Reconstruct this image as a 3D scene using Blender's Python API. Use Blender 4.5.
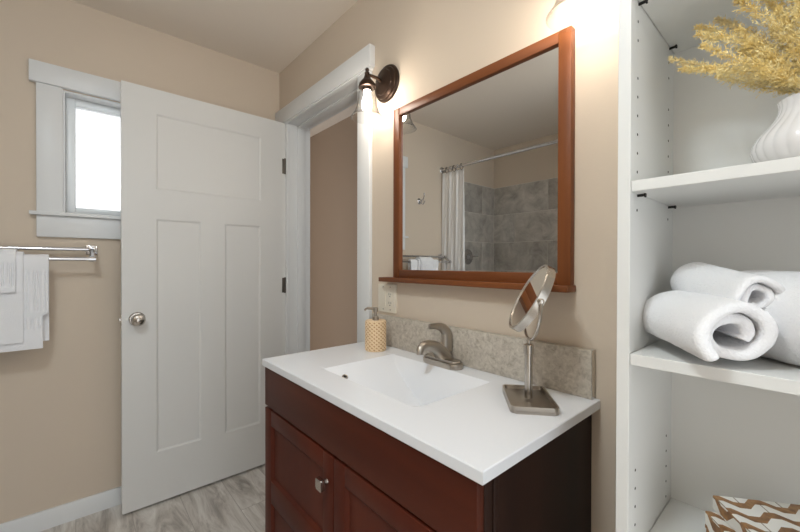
import bpy, bmesh, math, random
from mathutils import Vector, Matrix, noise

for o in list(bpy.data.objects):
    bpy.data.objects.remove(o)
SC = bpy.context.scene
COL = SC.collection
PI = math.pi
V = Vector

# ------------------------------------------------------------------ camera
YAW, PITCH, ROLL, CAMH, FPX = .8492, -.0065, .0024, 1.1942, 369.4
cd = bpy.data.cameras.new('camera')
cam = bpy.data.objects.new('camera', cd)
COL.objects.link(cam)
F_ = V((-math.sin(YAW)*math.cos(PITCH), math.cos(YAW)*math.cos(PITCH), math.sin(PITCH)))
R0 = V((math.cos(YAW), math.sin(YAW), 0))
U0 = R0.cross(F_)
R_ = math.cos(ROLL)*R0 + math.sin(ROLL)*U0
U_ = -math.sin(ROLL)*R0 + math.cos(ROLL)*U0
m = Matrix((R_, U_, -F_)).transposed().to_4x4()
m.translation = V((0, 0, CAMH))
cam.matrix_world = m
cd.sensor_width = 36
cd.lens = FPX/800*36
cd.clip_start = .02
SC.camera = cam

# ------------------------------------------------------------------ world, lights, exposure
w = bpy.data.worlds.new('world')
SC.world = w
w.use_nodes = True
bg = w.node_tree.nodes['Background']
bg.inputs[0].default_value = (.93, .97, 1.0, 1)
bg.inputs[1].default_value = 1.05
WARM = (1.0, .90, .78)
BULB_EMIT = 66
SC.view_settings.view_transform = 'Standard'
SC.view_settings.look = 'None'
SC.view_settings.gamma = 1
SC.view_settings.use_curve_mapping = False
SC.view_settings.exposure = 0.72

def area_lamp(name, loc, rot, sx, sy, power, col):
    l = bpy.data.lights.new(name, 'AREA')
    l.shape = 'RECTANGLE'; l.size = sx; l.size_y = sy; l.energy = power; l.color = col
    o = bpy.data.objects.new(name, l); COL.objects.link(o)
    o.location = loc; o.rotation_euler = rot
    return o

# ------------------------------------------------------------------ materials
def srgb(r, g, b):
    f = lambda c: (c/255/12.92) if c/255 <= .04045 else ((c/255+.055)/1.055)**2.4
    return (f(r), f(g), f(b), 1)

MATS = {}
def mat(name, col, rough=.5, metal=0., var=0., scale=20., stretch=(1, 1, 1), bump=0., bscale=None, col2=None,
        spec=.5, coat=0., detail=4., sheen=0., trans=0.):
    if name in MATS: return MATS[name]
    mt = bpy.data.materials.new(name); mt.use_nodes = True
    nt = mt.node_tree; N = nt.nodes; L = nt.links
    p = N['Principled BSDF']
    p.inputs['Base Color'].default_value = col
    p.inputs['Roughness'].default_value = rough
    p.inputs['Metallic'].default_value = metal
    p.inputs['Specular IOR Level'].default_value = spec
    p.inputs['Coat Weight'].default_value = coat
    p.inputs['Sheen Weight'].default_value = sheen
    if trans: p.inputs['Subsurface Weight'].default_value = trans; p.inputs['Subsurface Radius'].default_value = (.01, .01, .01)
    if var or col2 or bump:
        tc = N.new('ShaderNodeTexCoord'); mp = N.new('ShaderNodeMapping')
        L.new(tc.outputs['Object'], mp.inputs[0])
        mp.inputs['Scale'].default_value = stretch
    if var or col2:
        nz = N.new('ShaderNodeTexNoise'); nz.inputs['Scale'].default_value = scale; nz.inputs['Detail'].default_value = detail
        L.new(mp.outputs[0], nz.inputs[0])
        rp = N.new('ShaderNodeValToRGB')
        c2 = col2 or tuple(max(0, c*(1-var)) for c in col[:3])+(1,)
        rp.color_ramp.elements[0].position = .32; rp.color_ramp.elements[1].position = .68
        rp.color_ramp.elements[0].color = c2; rp.color_ramp.elements[1].color = col
        L.new(nz.outputs[0], rp.inputs[0]); L.new(rp.outputs[0], p.inputs['Base Color'])
    if bump:
        n2 = N.new('ShaderNodeTexNoise'); n2.inputs['Scale'].default_value = bscale or scale; n2.inputs['Detail'].default_value = 3
        L.new(mp.outputs[0], n2.inputs[0])
        b = N.new('ShaderNodeBump'); b.inputs['Strength'].default_value = bump; b.inputs['Distance'].default_value = .002
        L.new(n2.outputs[0], b.inputs['Height']); L.new(b.outputs[0], p.inputs['Normal'])
    MATS[name] = mt
    return mt

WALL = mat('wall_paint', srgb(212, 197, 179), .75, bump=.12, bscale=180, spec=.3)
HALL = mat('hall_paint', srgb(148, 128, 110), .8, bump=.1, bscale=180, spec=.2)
CEIL = mat('ceiling_paint', srgb(238, 228, 216), .85, bump=.1, bscale=150, spec=.2)
TRIM = mat('white_trim_paint', srgb(226, 227, 227), .35, spec=.4)
DOORM = mat('door_paint', srgb(222, 221, 218), .4, spec=.4)
MELA = mat('white_melamine', srgb(230, 230, 227), .4, spec=.4)
PORC = mat('white_cultured_marble', srgb(232, 234, 238), .22, spec=.5)
CERAM = mat('white_glazed_ceramic', srgb(232, 230, 230), .12, spec=.5)
TERRY = mat('white_terry', srgb(242, 242, 244), .95, bump=.9, bscale=330, spec=.1, sheen=.3)
CURT = mat('curtain_cloth', srgb(248, 248, 248), .9, bump=.2, bscale=300, spec=.1)
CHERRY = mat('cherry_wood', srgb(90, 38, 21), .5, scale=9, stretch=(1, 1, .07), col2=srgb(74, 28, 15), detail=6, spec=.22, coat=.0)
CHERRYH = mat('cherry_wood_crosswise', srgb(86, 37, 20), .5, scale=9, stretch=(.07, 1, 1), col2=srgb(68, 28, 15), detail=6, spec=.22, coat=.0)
CHERRYSHADE = mat('cherry_painted_shade', srgb(46, 25, 16), .5, scale=9, stretch=(1, 1, .07), col2=srgb(32, 16, 10), detail=6, spec=.2)  # cherry with the shade of the vanity's side put into its colour
AMBER = mat('amber_cherry_frame', srgb(136, 80, 42), .45, scale=14, stretch=(1, 1, .06), col2=srgb(94, 50, 25), detail=8, spec=.3, coat=0)
AMBERH = mat('amber_cherry_frame_crosswise', srgb(136, 80, 42), .45, scale=14, stretch=(.06, 1, 1), col2=srgb(94, 50, 25), detail=8, spec=.3, coat=0)
NICKEL = mat('brushed_nickel', srgb(176, 168, 158), .3, 1.)
SATIN = mat('satin_nickel', srgb(196, 190, 182), .26, 1.)
CHROME = mat('polished_chrome', srgb(215, 215, 218), .08, 1.)
BRONZE = mat('oil_rubbed_bronze', srgb(70, 56, 48), .3, .85)
MIRRORM = mat('silvered_mirror', srgb(243, 245, 245), .0, 1.)
BLACK = mat('black_plastic', srgb(18, 17, 16), .5)
HOLE = mat('drilled_hole', srgb(60, 55, 50), .9)
PLATE = mat('ivory_plastic', srgb(230, 222, 206), .35)
GROUT = mat('grout', srgb(226, 222, 214), .9)
BAMB = mat('pale_bamboo_weave', srgb(232, 204, 166), .55)
BAMBD = mat('tan_bamboo_weave', srgb(188, 146, 102), .6)
STRAW = mat('golden_straw', srgb(252, 236, 180), .8, col2=srgb(246, 218, 140), scale=60)
STRAWP = mat('pale_straw', srgb(244, 230, 184), .8, col2=srgb(234, 210, 146), scale=60)
SLATE = None

def tile_material(name, a, b, c, scale, island=.18, rough=.45):
    mt = bpy.data.materials.new(name); mt.use_nodes = True
    nt = mt.node_tree; N = nt.nodes; L = nt.links; p = N['Principled BSDF']
    p.inputs['Roughness'].default_value = rough
    tc = N.new('ShaderNodeTexCoord'); ge = N.new('ShaderNodeNewGeometry')
    vm = N.new('ShaderNodeVectorMath'); vm.operation = 'ADD'
    sc = N.new('ShaderNodeVectorMath'); sc.operation = 'SCALE'; sc.inputs['Scale'].default_value = 0
    cmb = N.new('ShaderNodeCombineXYZ')
    ml = N.new('ShaderNodeMath'); ml.operation = 'MULTIPLY'; ml.inputs[1].default_value = 40
    L.new(ge.outputs['Random Per Island'], ml.inputs[0])
    for i in range(3): L.new(ml.outputs[0], cmb.inputs[i])
    L.new(tc.outputs['Object'], vm.inputs[0]); L.new(cmb.outputs[0], vm.inputs[1])
    n1 = N.new('ShaderNodeTexNoise'); n1.inputs['Scale'].default_value = scale; n1.inputs['Detail'].default_value = 9; n1.inputs['Roughness'].default_value = .68
    n1.inputs['Distortion'].default_value = .6
    L.new(vm.outputs[0], n1.inputs[0])
    rp = N.new('ShaderNodeValToRGB'); e = rp.color_ramp.elements
    e[0].position = .3; e[0].color = a; e[1].position = .72; e[1].color = c
    x = e.new(.5); x.color = b
    L.new(n1.outputs[0], rp.inputs[0])
    hv = N.new('ShaderNodeHueSaturation')
    mr = N.new('ShaderNodeMapRange'); mr.inputs[3].default_value = 1-island; mr.inputs[4].default_value = 1+island
    L.new(ge.outputs['Random Per Island'], mr.inputs[0]); L.new(mr.outputs[0], hv.inputs['Value'])
    L.new(rp.outputs[0], hv.inputs['Color']); L.new(hv.outputs[0], p.inputs['Base Color'])
    return mt

SLATE = tile_material('grey_stone_tile', srgb(148, 143, 136), srgb(184, 178, 170), srgb(214, 208, 199), 7, .10)
SPLASH = tile_material('travertine_splash', srgb(156, 146, 132), srgb(192, 183, 170), srgb(216, 208, 196), 70, 0)

def floor_material():
    mt = bpy.data.materials.new('grey_stone_look_vinyl'); mt.use_nodes = True
    nt = mt.node_tree; N = nt.nodes; L = nt.links; p = N['Principled BSDF']
    p.inputs['Roughness'].default_value = .42
    tc = N.new('ShaderNodeTexCoord')
    br = N.new('ShaderNodeTexBrick')
    for k, v in (('Scale', 1.), ('Mortar Size', .0012), ('Mortar Smooth', .3), ('Brick Width', .92), ('Row Height', .2), ('Bias', 0.)):
        br.inputs[k].default_value = v
    br.inputs['Color1'].default_value = (0, 0, 0, 1); br.inputs['Color2'].default_value = (1, 1, 1, 1)
    br.inputs['Mortar'].default_value = (.5, .5, .5, 1)
    L.new(tc.outputs['Object'], br.inputs[0])
    sep = N.new('ShaderNodeVectorMath'); sep.operation = 'MULTIPLY_ADD'
    sep.inputs[1].default_value = (1.1, 5.0, 1)
    ml = N.new('ShaderNodeVectorMath'); ml.operation = 'SCALE'; ml.inputs['Scale'].default_value = 3.7
    L.new(br.outputs['Color'], ml.inputs[0])
    L.new(tc.outputs['Object'], sep.inputs[0]); L.new(ml.outputs[0], sep.inputs[2])
    n1 = N.new('ShaderNodeTexNoise'); n1.inputs['Scale'].default_value = 2.6; n1.inputs['Detail'].default_value = 10
    n1.inputs['Roughness'].default_value = .66; n1.inputs['Distortion'].default_value = 1.2
    L.new(sep.outputs[0], n1.inputs[0])
    rp = N.new('ShaderNodeValToRGB'); e = rp.color_ramp.elements
    e[0].position = .32; e[0].color = srgb(150, 142, 134); e[1].position = .66; e[1].color = srgb(232, 228, 222)
    x = e.new(.48); x.color = srgb(200, 193, 185)
    L.new(n1.outputs[0], rp.inputs[0])
    mx = N.new('ShaderNodeMix'); mx.data_type = 'RGBA'
    L.new(br.outputs['Fac'], mx.inputs['Factor']); L.new(rp.outputs[0], mx.inputs['A']); mx.inputs['B'].default_value = srgb(160, 152, 144)
    L.new(mx.outputs['Result'], p.inputs['Base Color'])
    return mt
FLOORM = floor_material()

def thin_glass(name, tint=(1, 1, 1, 1), ior=1.5, rough=.02, extra=0., rim=0.):
    mt = bpy.data.materials.new(name); mt.use_nodes = True
    nt = mt.node_tree; N = nt.nodes; L = nt.links
    N.remove(N['Principled BSDF'])
    out = N['Material Output']
    t = N.new('ShaderNodeBsdfTransparent'); t.inputs[0].default_value = tint
    g = N.new('ShaderNodeBsdfGlossy'); g.inputs['Roughness'].default_value = rough
    fr = N.new('ShaderNodeFresnel'); fr.inputs[0].default_value = ior
    ge = N.new('ShaderNodeNewGeometry')     # reflect on outward faces only; the node's own inside value is total reflection
    inv = N.new('ShaderNodeMath'); inv.operation = 'SUBTRACT'; inv.inputs[0].default_value = 1; L.new(ge.outputs['Backfacing'], inv.inputs[1])
    ml = N.new('ShaderNodeMath'); ml.operation = 'MULTIPLY'; L.new(fr.outputs[0], ml.inputs[0]); L.new(inv.outputs[0], ml.inputs[1])
    mx = N.new('ShaderNodeMixShader')
    L.new(ml.outputs[0], mx.inputs[0]); L.new(t.outputs[0], mx.inputs[1]); L.new(g.outputs[0], mx.inputs[2])
    last = mx
    if rim:                                 # light runs through more glass where the shade is seen edge on
        lw = N.new('ShaderNodeLayerWeight'); lw.inputs[0].default_value = .5
        pw = N.new('ShaderNodeMath'); pw.operation = 'POWER'; pw.inputs[1].default_value = 3.; L.new(lw.outputs['Facing'], pw.inputs[0])
        mc = N.new('ShaderNodeMix'); mc.data_type = 'RGBA'; L.new(pw.outputs[0], mc.inputs['Factor'])
        mc.inputs['A'].default_value = tint; mc.inputs['B'].default_value = (rim, rim, rim, 1); L.new(mc.outputs['Result'], t.inputs[0])
    if extra:
        d = N.new('ShaderNodeBsdfTranslucent'); d.inputs[0].default_value = (1, 1, 1, 1)
        m2 = N.new('ShaderNodeMixShader'); m2.inputs[0].default_value = extra
        L.new(last.outputs[0], m2.inputs[1]); L.new(d.outputs[0], m2.inputs[2]); last = m2
    L.new(last.outputs[0], out.inputs[0])
    return mt
GLASS = thin_glass('clear_shade_glass', ior=1.6, tint=(.95, .95, .95, 1), rim=.5)
PANE = thin_glass('frosted_pane_glass', ior=1.45, rough=.2, extra=.35)

def emit(name, col, s):
    mt = bpy.data.materials.new(name); mt.use_nodes = True
    p = mt.node_tree.nodes['Principled BSDF']
    p.inputs['Emission Color'].default_value = col+(1,); p.inputs['Emission Strength'].default_value = s
    p.inputs['Base Color'].default_value = (1, 1, 1, 1)
    return mt
BULB = emit('lit_bulb', WARM, BULB_EMIT)

# inlaid bone and wood veneer: rows of white lozenges between wavy wooden bands
def inlay_material():
    mt = bpy.data.materials.new('bone_and_wood_inlay'); mt.use_nodes = True
    nt = mt.node_tree; N = nt.nodes; L = nt.links; p = N['Principled BSDF']
    p.inputs['Roughness'].default_value = .35
    uv = N.new('ShaderNodeUVMap'); sp = N.new('ShaderNodeSeparateXYZ'); L.new(uv.outputs[0], sp.inputs[0])
    def M(op, a, b=None, c=None):
        n = N.new('ShaderNodeMath'); n.operation = op
        for i, x in enumerate((a, b, c)):
            if x is None: continue
            if isinstance(x, (int, float)): n.inputs[i].default_value = x
            else: L.new(x, n.inputs[i])
        return n.outputs[0]
    u, v = sp.outputs[0], sp.outputs[1]
    LEN, ROW = .060, .034
    zig = M('PINGPONG', M('DIVIDE', u, LEN), .5)           # 0..0.5
    zz = M('MINIMUM', M('MAXIMUM', M('MULTIPLY', M('SUBTRACT', zig, .12), 2.0), 0.), .5)
    r = M('ADD', M('DIVIDE', v, ROW), M('MULTIPLY', zz, .9))
    fr = M('FRACT', r)
    isw = M('LESS_THAN', fr, .56)
    par = M('MULTIPLY', M('MODULO', M('FLOOR', r), 2.), .5)
    cut = M('LESS_THAN', M('ABSOLUTE', M('SUBTRACT', M('FRACT', M('ADD', M('DIVIDE', u, LEN), par)), .5)), .018)
    nz = N.new('ShaderNodeTexNoise'); nz.inputs['Scale'].default_value = 60; nz.inputs['Detail'].default_value = 5
    L.new(uv.outputs[0], nz.inputs[0])
    rp = N.new('ShaderNodeValToRGB'); e = rp.color_ramp.elements
    e[0].position = .35; e[0].color = srgb(112, 76, 46); e[1].position = .65; e[1].color = srgb(162, 120, 74)
    L.new(nz.outputs[0], rp.inputs[0])
    m1 = N.new('ShaderNodeMix'); m1.data_type = 'RGBA'
    L.new(cut, m1.inputs['Factor']); m1.inputs['A'].default_value = srgb(226, 224, 218); m1.inputs['B'].default_value = srgb(150, 140, 124)
    m2 = N.new('ShaderNodeMix'); m2.data_type = 'RGBA'
    L.new(isw, m2.inputs['Factor']); L.new(rp.outputs[0], m2.inputs['A']); L.new(m1.outputs['Result'], m2.inputs['B'])
    L.new(m2.outputs['Result'], p.inputs['Base Color'])
    return mt
INLAY = inlay_material()

# ------------------------------------------------------------------ mesh helpers
class MB:
    def __init__(s): s.bm = bmesh.new()
    def _v(s, pts): return [s.bm.verts.new(p) for p in pts]
    def face(s, pts, mi=0):
        f = s.bm.faces.new(s._v(pts)); f.material_index = mi; return f
    def box(s, x0, x1, y0, y1, z0, z1, bev=0., mi=0, M=None, seg=2):
        t = bmesh.new()
        bmesh.ops.create_cube(t, size=1)
        for v in t.verts:
            v.co = V(((x0+x1)/2+v.co.x*(x1-x0), (y0+y1)/2+v.co.y*(y1-y0), (z0+z1)/2+v.co.z*(z1-z0)))
        if bev: bmesh.ops.bevel(t, geom=t.edges[:], offset=bev, segments=seg, profile=.5, affect='EDGES', clamp_overlap=True)
        s.join(t, mi, M)
    def join(s, t, mi=0, M=None):
        mp = {}
        for v in t.verts: mp[v] = s.bm.verts.new(M @ v.co if M else v.co)
        for f in t.faces:
            try:
                g = s.bm.faces.new([mp[v] for v in f.verts]); g.material_index = mi
            except ValueError: pass
        t.free()
    def prism(s, poly, z0, z1, bev=0., mi=0, M=None, seg=2):
        "2-D polygon (x,y) extruded along z"
        t = bmesh.new()
        a = [t.verts.new((x, y, z0)) for x, y in poly]; b = [t.verts.new((x, y, z1)) for x, y in poly]
        t.faces.new(a[::-1]); t.faces.new(b)
        n = len(poly)
        for i in range(n): t.faces.new((a[i], a[(i+1) % n], b[(i+1) % n], b[i]))
        if bev:
            ed = [e for e in t.edges if abs(e.verts[0].co.z-e.verts[1].co.z) < 1e-7]
            bmesh.ops.bevel(t, geom=ed, offset=bev, segments=seg, profile=.5, affect='EDGES', clamp_overlap=True)
        s.join(t, mi, M)
    def tube(s, pts, rad, seg=14, mi=0, caps=True, flat=None, up=None):
        "round tube along points; rad number or list; flat = (a,b) scale of the section"
        pts = [V(p) for p in pts]; n = len(pts)
        if isinstance(rad, (int, float)): rad = [rad]*n
        T = [(pts[min(i+1, n-1)]-pts[max(i-1, 0)]).normalized() for i in range(n)]
        nrm = (V(up) if up else V((0, 0, 1)) if abs(T[0].z) < .9 else V((1, 0, 0)))
        nrm = (nrm-T[0]*nrm.dot(T[0])).normalized(); rings = []
        for i in range(n):
            nrm = (nrm-T[i]*nrm.dot(T[i])).normalized(); b = T[i].cross(nrm)
            fa, fb = flat or (1, 1)
            rings.append([s.bm.verts.new(pts[i]+rad[i]*(fa*math.cos(2*PI*k/seg)*nrm+fb*math.sin(2*PI*k/seg)*b)) for k in range(seg)])
        for i in range(n-1):
            for k in range(seg):
                f = s.bm.faces.new((rings[i][k], rings[i][(k+1) % seg], rings[i+1][(k+1) % seg], rings[i+1][k])); f.material_index = mi
        if caps:
            f = s.bm.faces.new(rings[0][::-1]); f.material_index = mi
            f = s.bm.faces.new(rings[-1]); f.material_index = mi
    def lathe(s, prof, c=(0, 0, 0), seg=40, mi=0, M=None, fn=None, closed=False):
        "profile list of (r,z) turned round z"
        c = V(c); rings = []
        for r, z in prof:
            if r < 1e-6:
                p = c+V((0, 0, z)); rings.append([s.bm.verts.new(M @ p if M else p)])
            else:
                rr = []
                for k in range(seg):
                    a = 2*PI*k/seg; q = r*(fn(a, z) if fn else 1)
                    p = c+V((q*math.cos(a), q*math.sin(a), z)); rr.append(s.bm.verts.new(M @ p if M else p))
                rings.append(rr)
        P = list(zip(rings, rings[1:]))
        if closed: P.append((rings[-1], rings[0]))
        for a, b in P:
            for k in range(seg):
                q = [a[k % len(a)], a[(k+1) % len(a)], b[(k+1) % len(b)], b[k % len(b)]]
                u = []
                for x in q:
                    if x not in u: u.append(x)
                if len(u) > 2:
                    f = s.bm.faces.new(u); f.material_index = mi
    def grid(s, fn, nu, nv, mi=0, wrapu=False):
        g = [[s.bm.verts.new(fn(i/nu, j/nv)) for j in range(nv+1)] for i in range(nu if wrapu else nu+1)]
        for i in range(nu):
            for j in range(nv):
                i2 = (i+1) % nu if wrapu else i+1
                f = s.bm.faces.new((g[i][j], g[i2][j], g[i2][j+1], g[i][j+1])); f.material_index = mi
        return g
    def build(s, name, mats, parent=None, smooth=30, fixn=True):
        if fixn: bmesh.ops.recalc_face_normals(s.bm, faces=s.bm.faces[:])
        me = bpy.data.meshes.new(name); s.bm.to_mesh(me); s.bm.free()
        for x in (mats if isinstance(mats, (list, tuple)) else [mats]): me.materials.append(x)
        if smooth:
            me.shade_smooth(); me.set_sharp_from_angle(angle=math.radians(smooth))
        o = bpy.data.objects.new(name, me); COL.objects.link(o)
        if parent: o.parent = parent
        return o

def tag(o, label=None, cat=None, group=None, kind=None):
    if label: o['label'] = label
    if cat: o['category'] = cat
    if group: o['group'] = group
    if kind: o['kind'] = kind
    return o
def thing(name, label, cat, loc=(0, 0, 0), rz=0, group=None, kind=None):
    o = bpy.data.objects.new(name, None); COL.objects.link(o)
    o.location = loc; o.rotation_euler = (0, 0, rz); o.empty_display_size = .05
    return tag(o, label, cat, group, kind)
def copy_tree(o, parent=None):
    c = o.copy(); COL.objects.link(c)
    if parent: c.parent = parent
    for ch in list(o.children): copy_tree(ch, c)
    return c
def frame_matrix(o, x, y, z):
    m = Matrix((V(x), V(y), V(z))).transposed().to_4x4(); m.translation = V(o); return m
def smoothpath(pts, n=8):
    "Catmull-Rom"
    P = [V(p) for p in pts]; out = []
    for i in range(len(P)-1):
        a, b, c, d = P[max(i-1, 0)], P[i], P[i+1], P[min(i+2, len(P)-1)]
        for k in range(n):
            t = k/n
            out.append(.5*((2*b)+(c-a)*t+(2*a-5*b+4*c-d)*t*t+(3*b-a-3*c+d)*t**3))
    out.append(P[-1]); return out
def roundrect(hx, hy, r, n=6):
    out = []
    for cx, cy, a0 in ((hx-r, hy-r, 0), (-hx+r, hy-r, 90), (-hx+r, -hy+r, 180), (hx-r, -hy+r, 270)):
        for k in range(n+1):
            a = math.radians(a0+90*k/n); out.append((cx+r*math.cos(a), cy+r*math.sin(a)))
    return out

# ------------------------------------------------------------------ room shell
DB, DA, HC, WROT = .9815, 2.284, 2.405, -.0097
YC, XE, XR = -1.43, -.76, 1.05        # wall behind the tub, alcove end, open end of the room
DX0, DX1, DZ = -2.13, -1.385, 2.04    # door opening
def ax(y): return -DA+math.tan(WROT)*(DB-y)
def A_root(name, y, z, label=None, cat=None, kind=None, group=None):
    return thing(name, label, cat, (ax(y), y, z), WROT, group, kind)

b = MB(); b.box(-3.6, XR, YC-.1, 2.15, -.06, 0); tag(b.build('floor', FLOORM, smooth=0), kind='structure')
b = MB(); b.box(-3.6, XR, YC-.1, 2.15, HC, HC+.08); tag(b.build('ceiling', CEIL, smooth=0), kind='structure')
# wall with the doorway, vanity and shelving
b = MB()
b.box(-2.42, DX0-.015, DB, DB+.115, 0, HC); b.box(DX1+.015, XR, DB, DB+.115, 0, HC); b.box(DX0-.015, DX1+.015, DB, DB+.115, DZ+.015, HC)
tag(b.build('wall_back', WALL, smooth=0), kind='structure')
# wall with the window; local frame: x out of the wall, y along it
WY0, WY1, WZ0, WZ1 = -.04, .46, 1.422, 1.985
r = A_root('wall_left', 0, 0, kind='structure')
b = MB()
b.box(-.12, 0, YC-.1, WY0, 0, HC); b.box(-.12, 0, WY1, DB+.05, 0, HC)
b.box(-.12, 0, WY0, WY1, 0, WZ0); b.box(-.12, 0, WY0, WY1, WZ1, HC)
b.build('wall_surface', WALL, r, smooth=0)
b = MB(); b.box(-2.45, XR, YC-.1, YC, 0, HC); tag(b.build('wall_front', WALL, smooth=0), kind='structure')
b = MB(); b.box(XE, XR, YC, -.60, 0, HC); tag(b.build('wall_alcove', WALL, smooth=0), kind='structure')
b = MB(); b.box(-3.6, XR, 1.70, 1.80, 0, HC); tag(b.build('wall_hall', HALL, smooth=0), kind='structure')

r = A_root('baseboard_left', 0, 0, kind='structure')
b = MB()
b.prism([(0, 0), (.014, 0), (.014, .072), (.010, .083), (0, .083)], -.60, DB-.002, M=frame_matrix((0, 0, 0), (1, 0, 0), (0, 0, 1), (0, 1, 0)))
b.build('board', TRIM, r)
b = MB(); b.box(-.37, -.232, DB-.014, DB, 0, .083, .003); tag(b.build('baseboard_back', TRIM), kind='structure')
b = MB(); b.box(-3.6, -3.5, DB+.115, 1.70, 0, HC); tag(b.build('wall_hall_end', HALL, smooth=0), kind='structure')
b = MB(); b.box(-3.5, XR, 1.686, 1.70, 0, .09, .003); tag(b.build('baseboard_hall', TRIM), kind='structure')

# ---- window
r = A_root('window_1', 0, 0, 'white framed frosted window above the towel bar, half hidden by the open door', 'window', kind='structure')
b = MB()
CW = .087
b.box(0, .018, WY0-CW, WY0, WZ0, WZ1+.004, .0025); b.box(0, .018, WY1, WY1+CW, WZ0, WZ1+.004, .0025)
b.box(0, .026, WY0-CW-.022, WY1+CW+.022, WZ1+.004, WZ1+.096, .003)
b.box(0, .018, WY0-CW, WY1+CW, WZ0-.112, WZ0-.016, .0025)
b.build('casing', TRIM, r)
b = MB(); b.box(-.06, .036, WY0-CW-.022, WY1+CW+.022, WZ0-.016, WZ0, .003); b.build('sill', TRIM, r)
b = MB()
for y0, y1, z0, z1 in ((WY0, WY0+.007, WZ0, WZ1), (WY1-.007, WY1, WZ0, WZ1), (WY0, WY1, WZ1-.007, WZ1)): b.box(-.12, 0, y0, y1, z0, z1)
b.build('jamb_lining', TRIM, r)
VINYL = mat('white_vinyl', srgb(236, 240, 242), .3)
b = MB()
y0, y1, z0, z1, t = WY0+.007, WY1-.007, WZ0, WZ1-.007, .036
for a in ((y0, y0+t, z0, z1), (y1-t, y1, z0, z1), (y0+t, y1-t, z0, z0+t), (y0+t, y1-t, z1-t, z1)): b.box(-.105, -.062, *a, bev=.004)
b.build('sash_frame', VINYL, r)
b = MB(); b.box(-.088, -.082, y0+t-.004, y1-t+.004, z0+t-.004, z1-t+.004); b.build('pane', PANE, r)

# ---- door frame trim
r = thing('trim_1', None, None, kind='structure')
b = MB()
b.box(DX0-.11, DX0, DB-.019, DB, 0, DZ+.01, .002); b.build('side_casing', TRIM, r)
b = MB(); b.box(DX1-.005, -1.300, DB-.019, DB, 0, DZ+.01, .002); b.build('side_casing', TRIM, r)
b = MB()
b.box(-2.279, -1.281, DB-.031, DB, DZ+.008, 2.140, .003)
b.box(-2.279, -1.290, DB-.025, DB, DZ-.002, DZ+.010, .003)
b.build('head_casing', TRIM, r)
b = MB()
b.box(DX0-.02, DX0, DB-.002, DB+.135, 0, DZ); b.box(DX1, DX1+.02, DB-.002, DB+.135, 0, DZ); b.box(DX0-.02, DX1+.02, DB-.002, DB+.135, DZ, DZ+.02)
b.box(DX0, DX0+.011, DB+.045, DB+.10, 0, DZ, .001); b.box(DX1-.011, DX1, DB+.045, DB+.10, 0, DZ, .001); b.box(DX0+.011, DX1-.011, DB+.045, DB+.10, DZ-.011, DZ, .001)
b.box(DX0-.09, DX0-.004, DB+.115, DB+.135, 0, DZ+.09); b.box(DX1+.004, DX1+.09, DB+.115, DB+.135, 0, DZ+.09)
b.build('jamb', TRIM, r)

# ---- door leaf, open flat towards the window wall
r = thing('door_1', 'white three panel door standing open against the window wall', 'door', (-2.15, 0, 0), 0, kind='structure')
y0, y1, z0, z1, T = .163, .961, .014, 2.044, .036
b = MB()
pan = [(.299, .813, 1.555, 1.925), (.299, .498, .262, 1.410), (.616, .810, .262, 1.410)]
b.box(-T+.0062, -.0062, y0, y1, z0, z1)             # core
for xa, xb in ((-.0062, 0), (-T, -T+.0062)):
    s = 1 if xb == 0 else -1
    for yy0, yy1, zz0, zz1 in ((y0, .299, z0, z1), (.813, y1, z0, z1), (.299, .813, 1.925, z1), (.299, .813, 1.410, 1.555), (.299, .813, z0, .262), (.498, .616, .262, 1.410), (.810, .813, .262, 1.410)):
        b.box(xa, xb, yy0, yy1, zz0, zz1)
    # bevelled sticking round each panel
    xo, xi = (0, -.0058) if s == 1 else (-T, -T+.0058)
    e = .009
    for yy0, yy1, zz0, zz1 in pan:
        o = [(xo, yy0, zz0), (xo, yy1, zz0), (xo, yy1, zz1), (xo, yy0, zz1)]
        i = [(xi, yy0+e, zz0+e), (xi, yy1-e, zz0+e), (xi, yy1-e, zz1-e), (xi, yy0+e, zz1-e)]
        for k in range(4): b.face([o[k], o[(k+1) % 4], i[(k+1) % 4], i[k]])
b.build('door_leaf', DOORM, r, smooth=0)
b = MB()
Mx = frame_matrix((0, .222, .927), (0, 1, 0), (0, 0, 1), (1, 0, 0))
b.lathe([(0, 0), (.033, 0), (.033, .004), (.029, .008), (.014, .010), (.012, .022), (.014, .027), (.024, .033), (.0285, .042), (.028, .052), (.022, .060), (.012, .0635), (.010, .062), (.006, .0635), (0, .0635)], M=Mx)
b.build('door_knob', SATIN, r)
b = MB()
b.box(-.029, -.007, y0-.0012, y0+.002, .927-.028, .927+.028, .0005); b.box(-.024, -.012, y0-.011, y0+.002, .927-.008, .927+.008, .003)
b.build('latch', SATIN, r)
for hz in (1.782, 1.062, .26):
    b = MB()
    b.box(-.001, .002, y1-.020, y1, hz-.045, hz+.045, .0005)
    b.tube([(.004, y1-.004, hz-.047), (.004, y1-.004, hz+.047)], .006, 12)
    b.build('hinge', mat('dark_nickel', srgb(120, 114, 108), .35, 1.), r)

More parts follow.
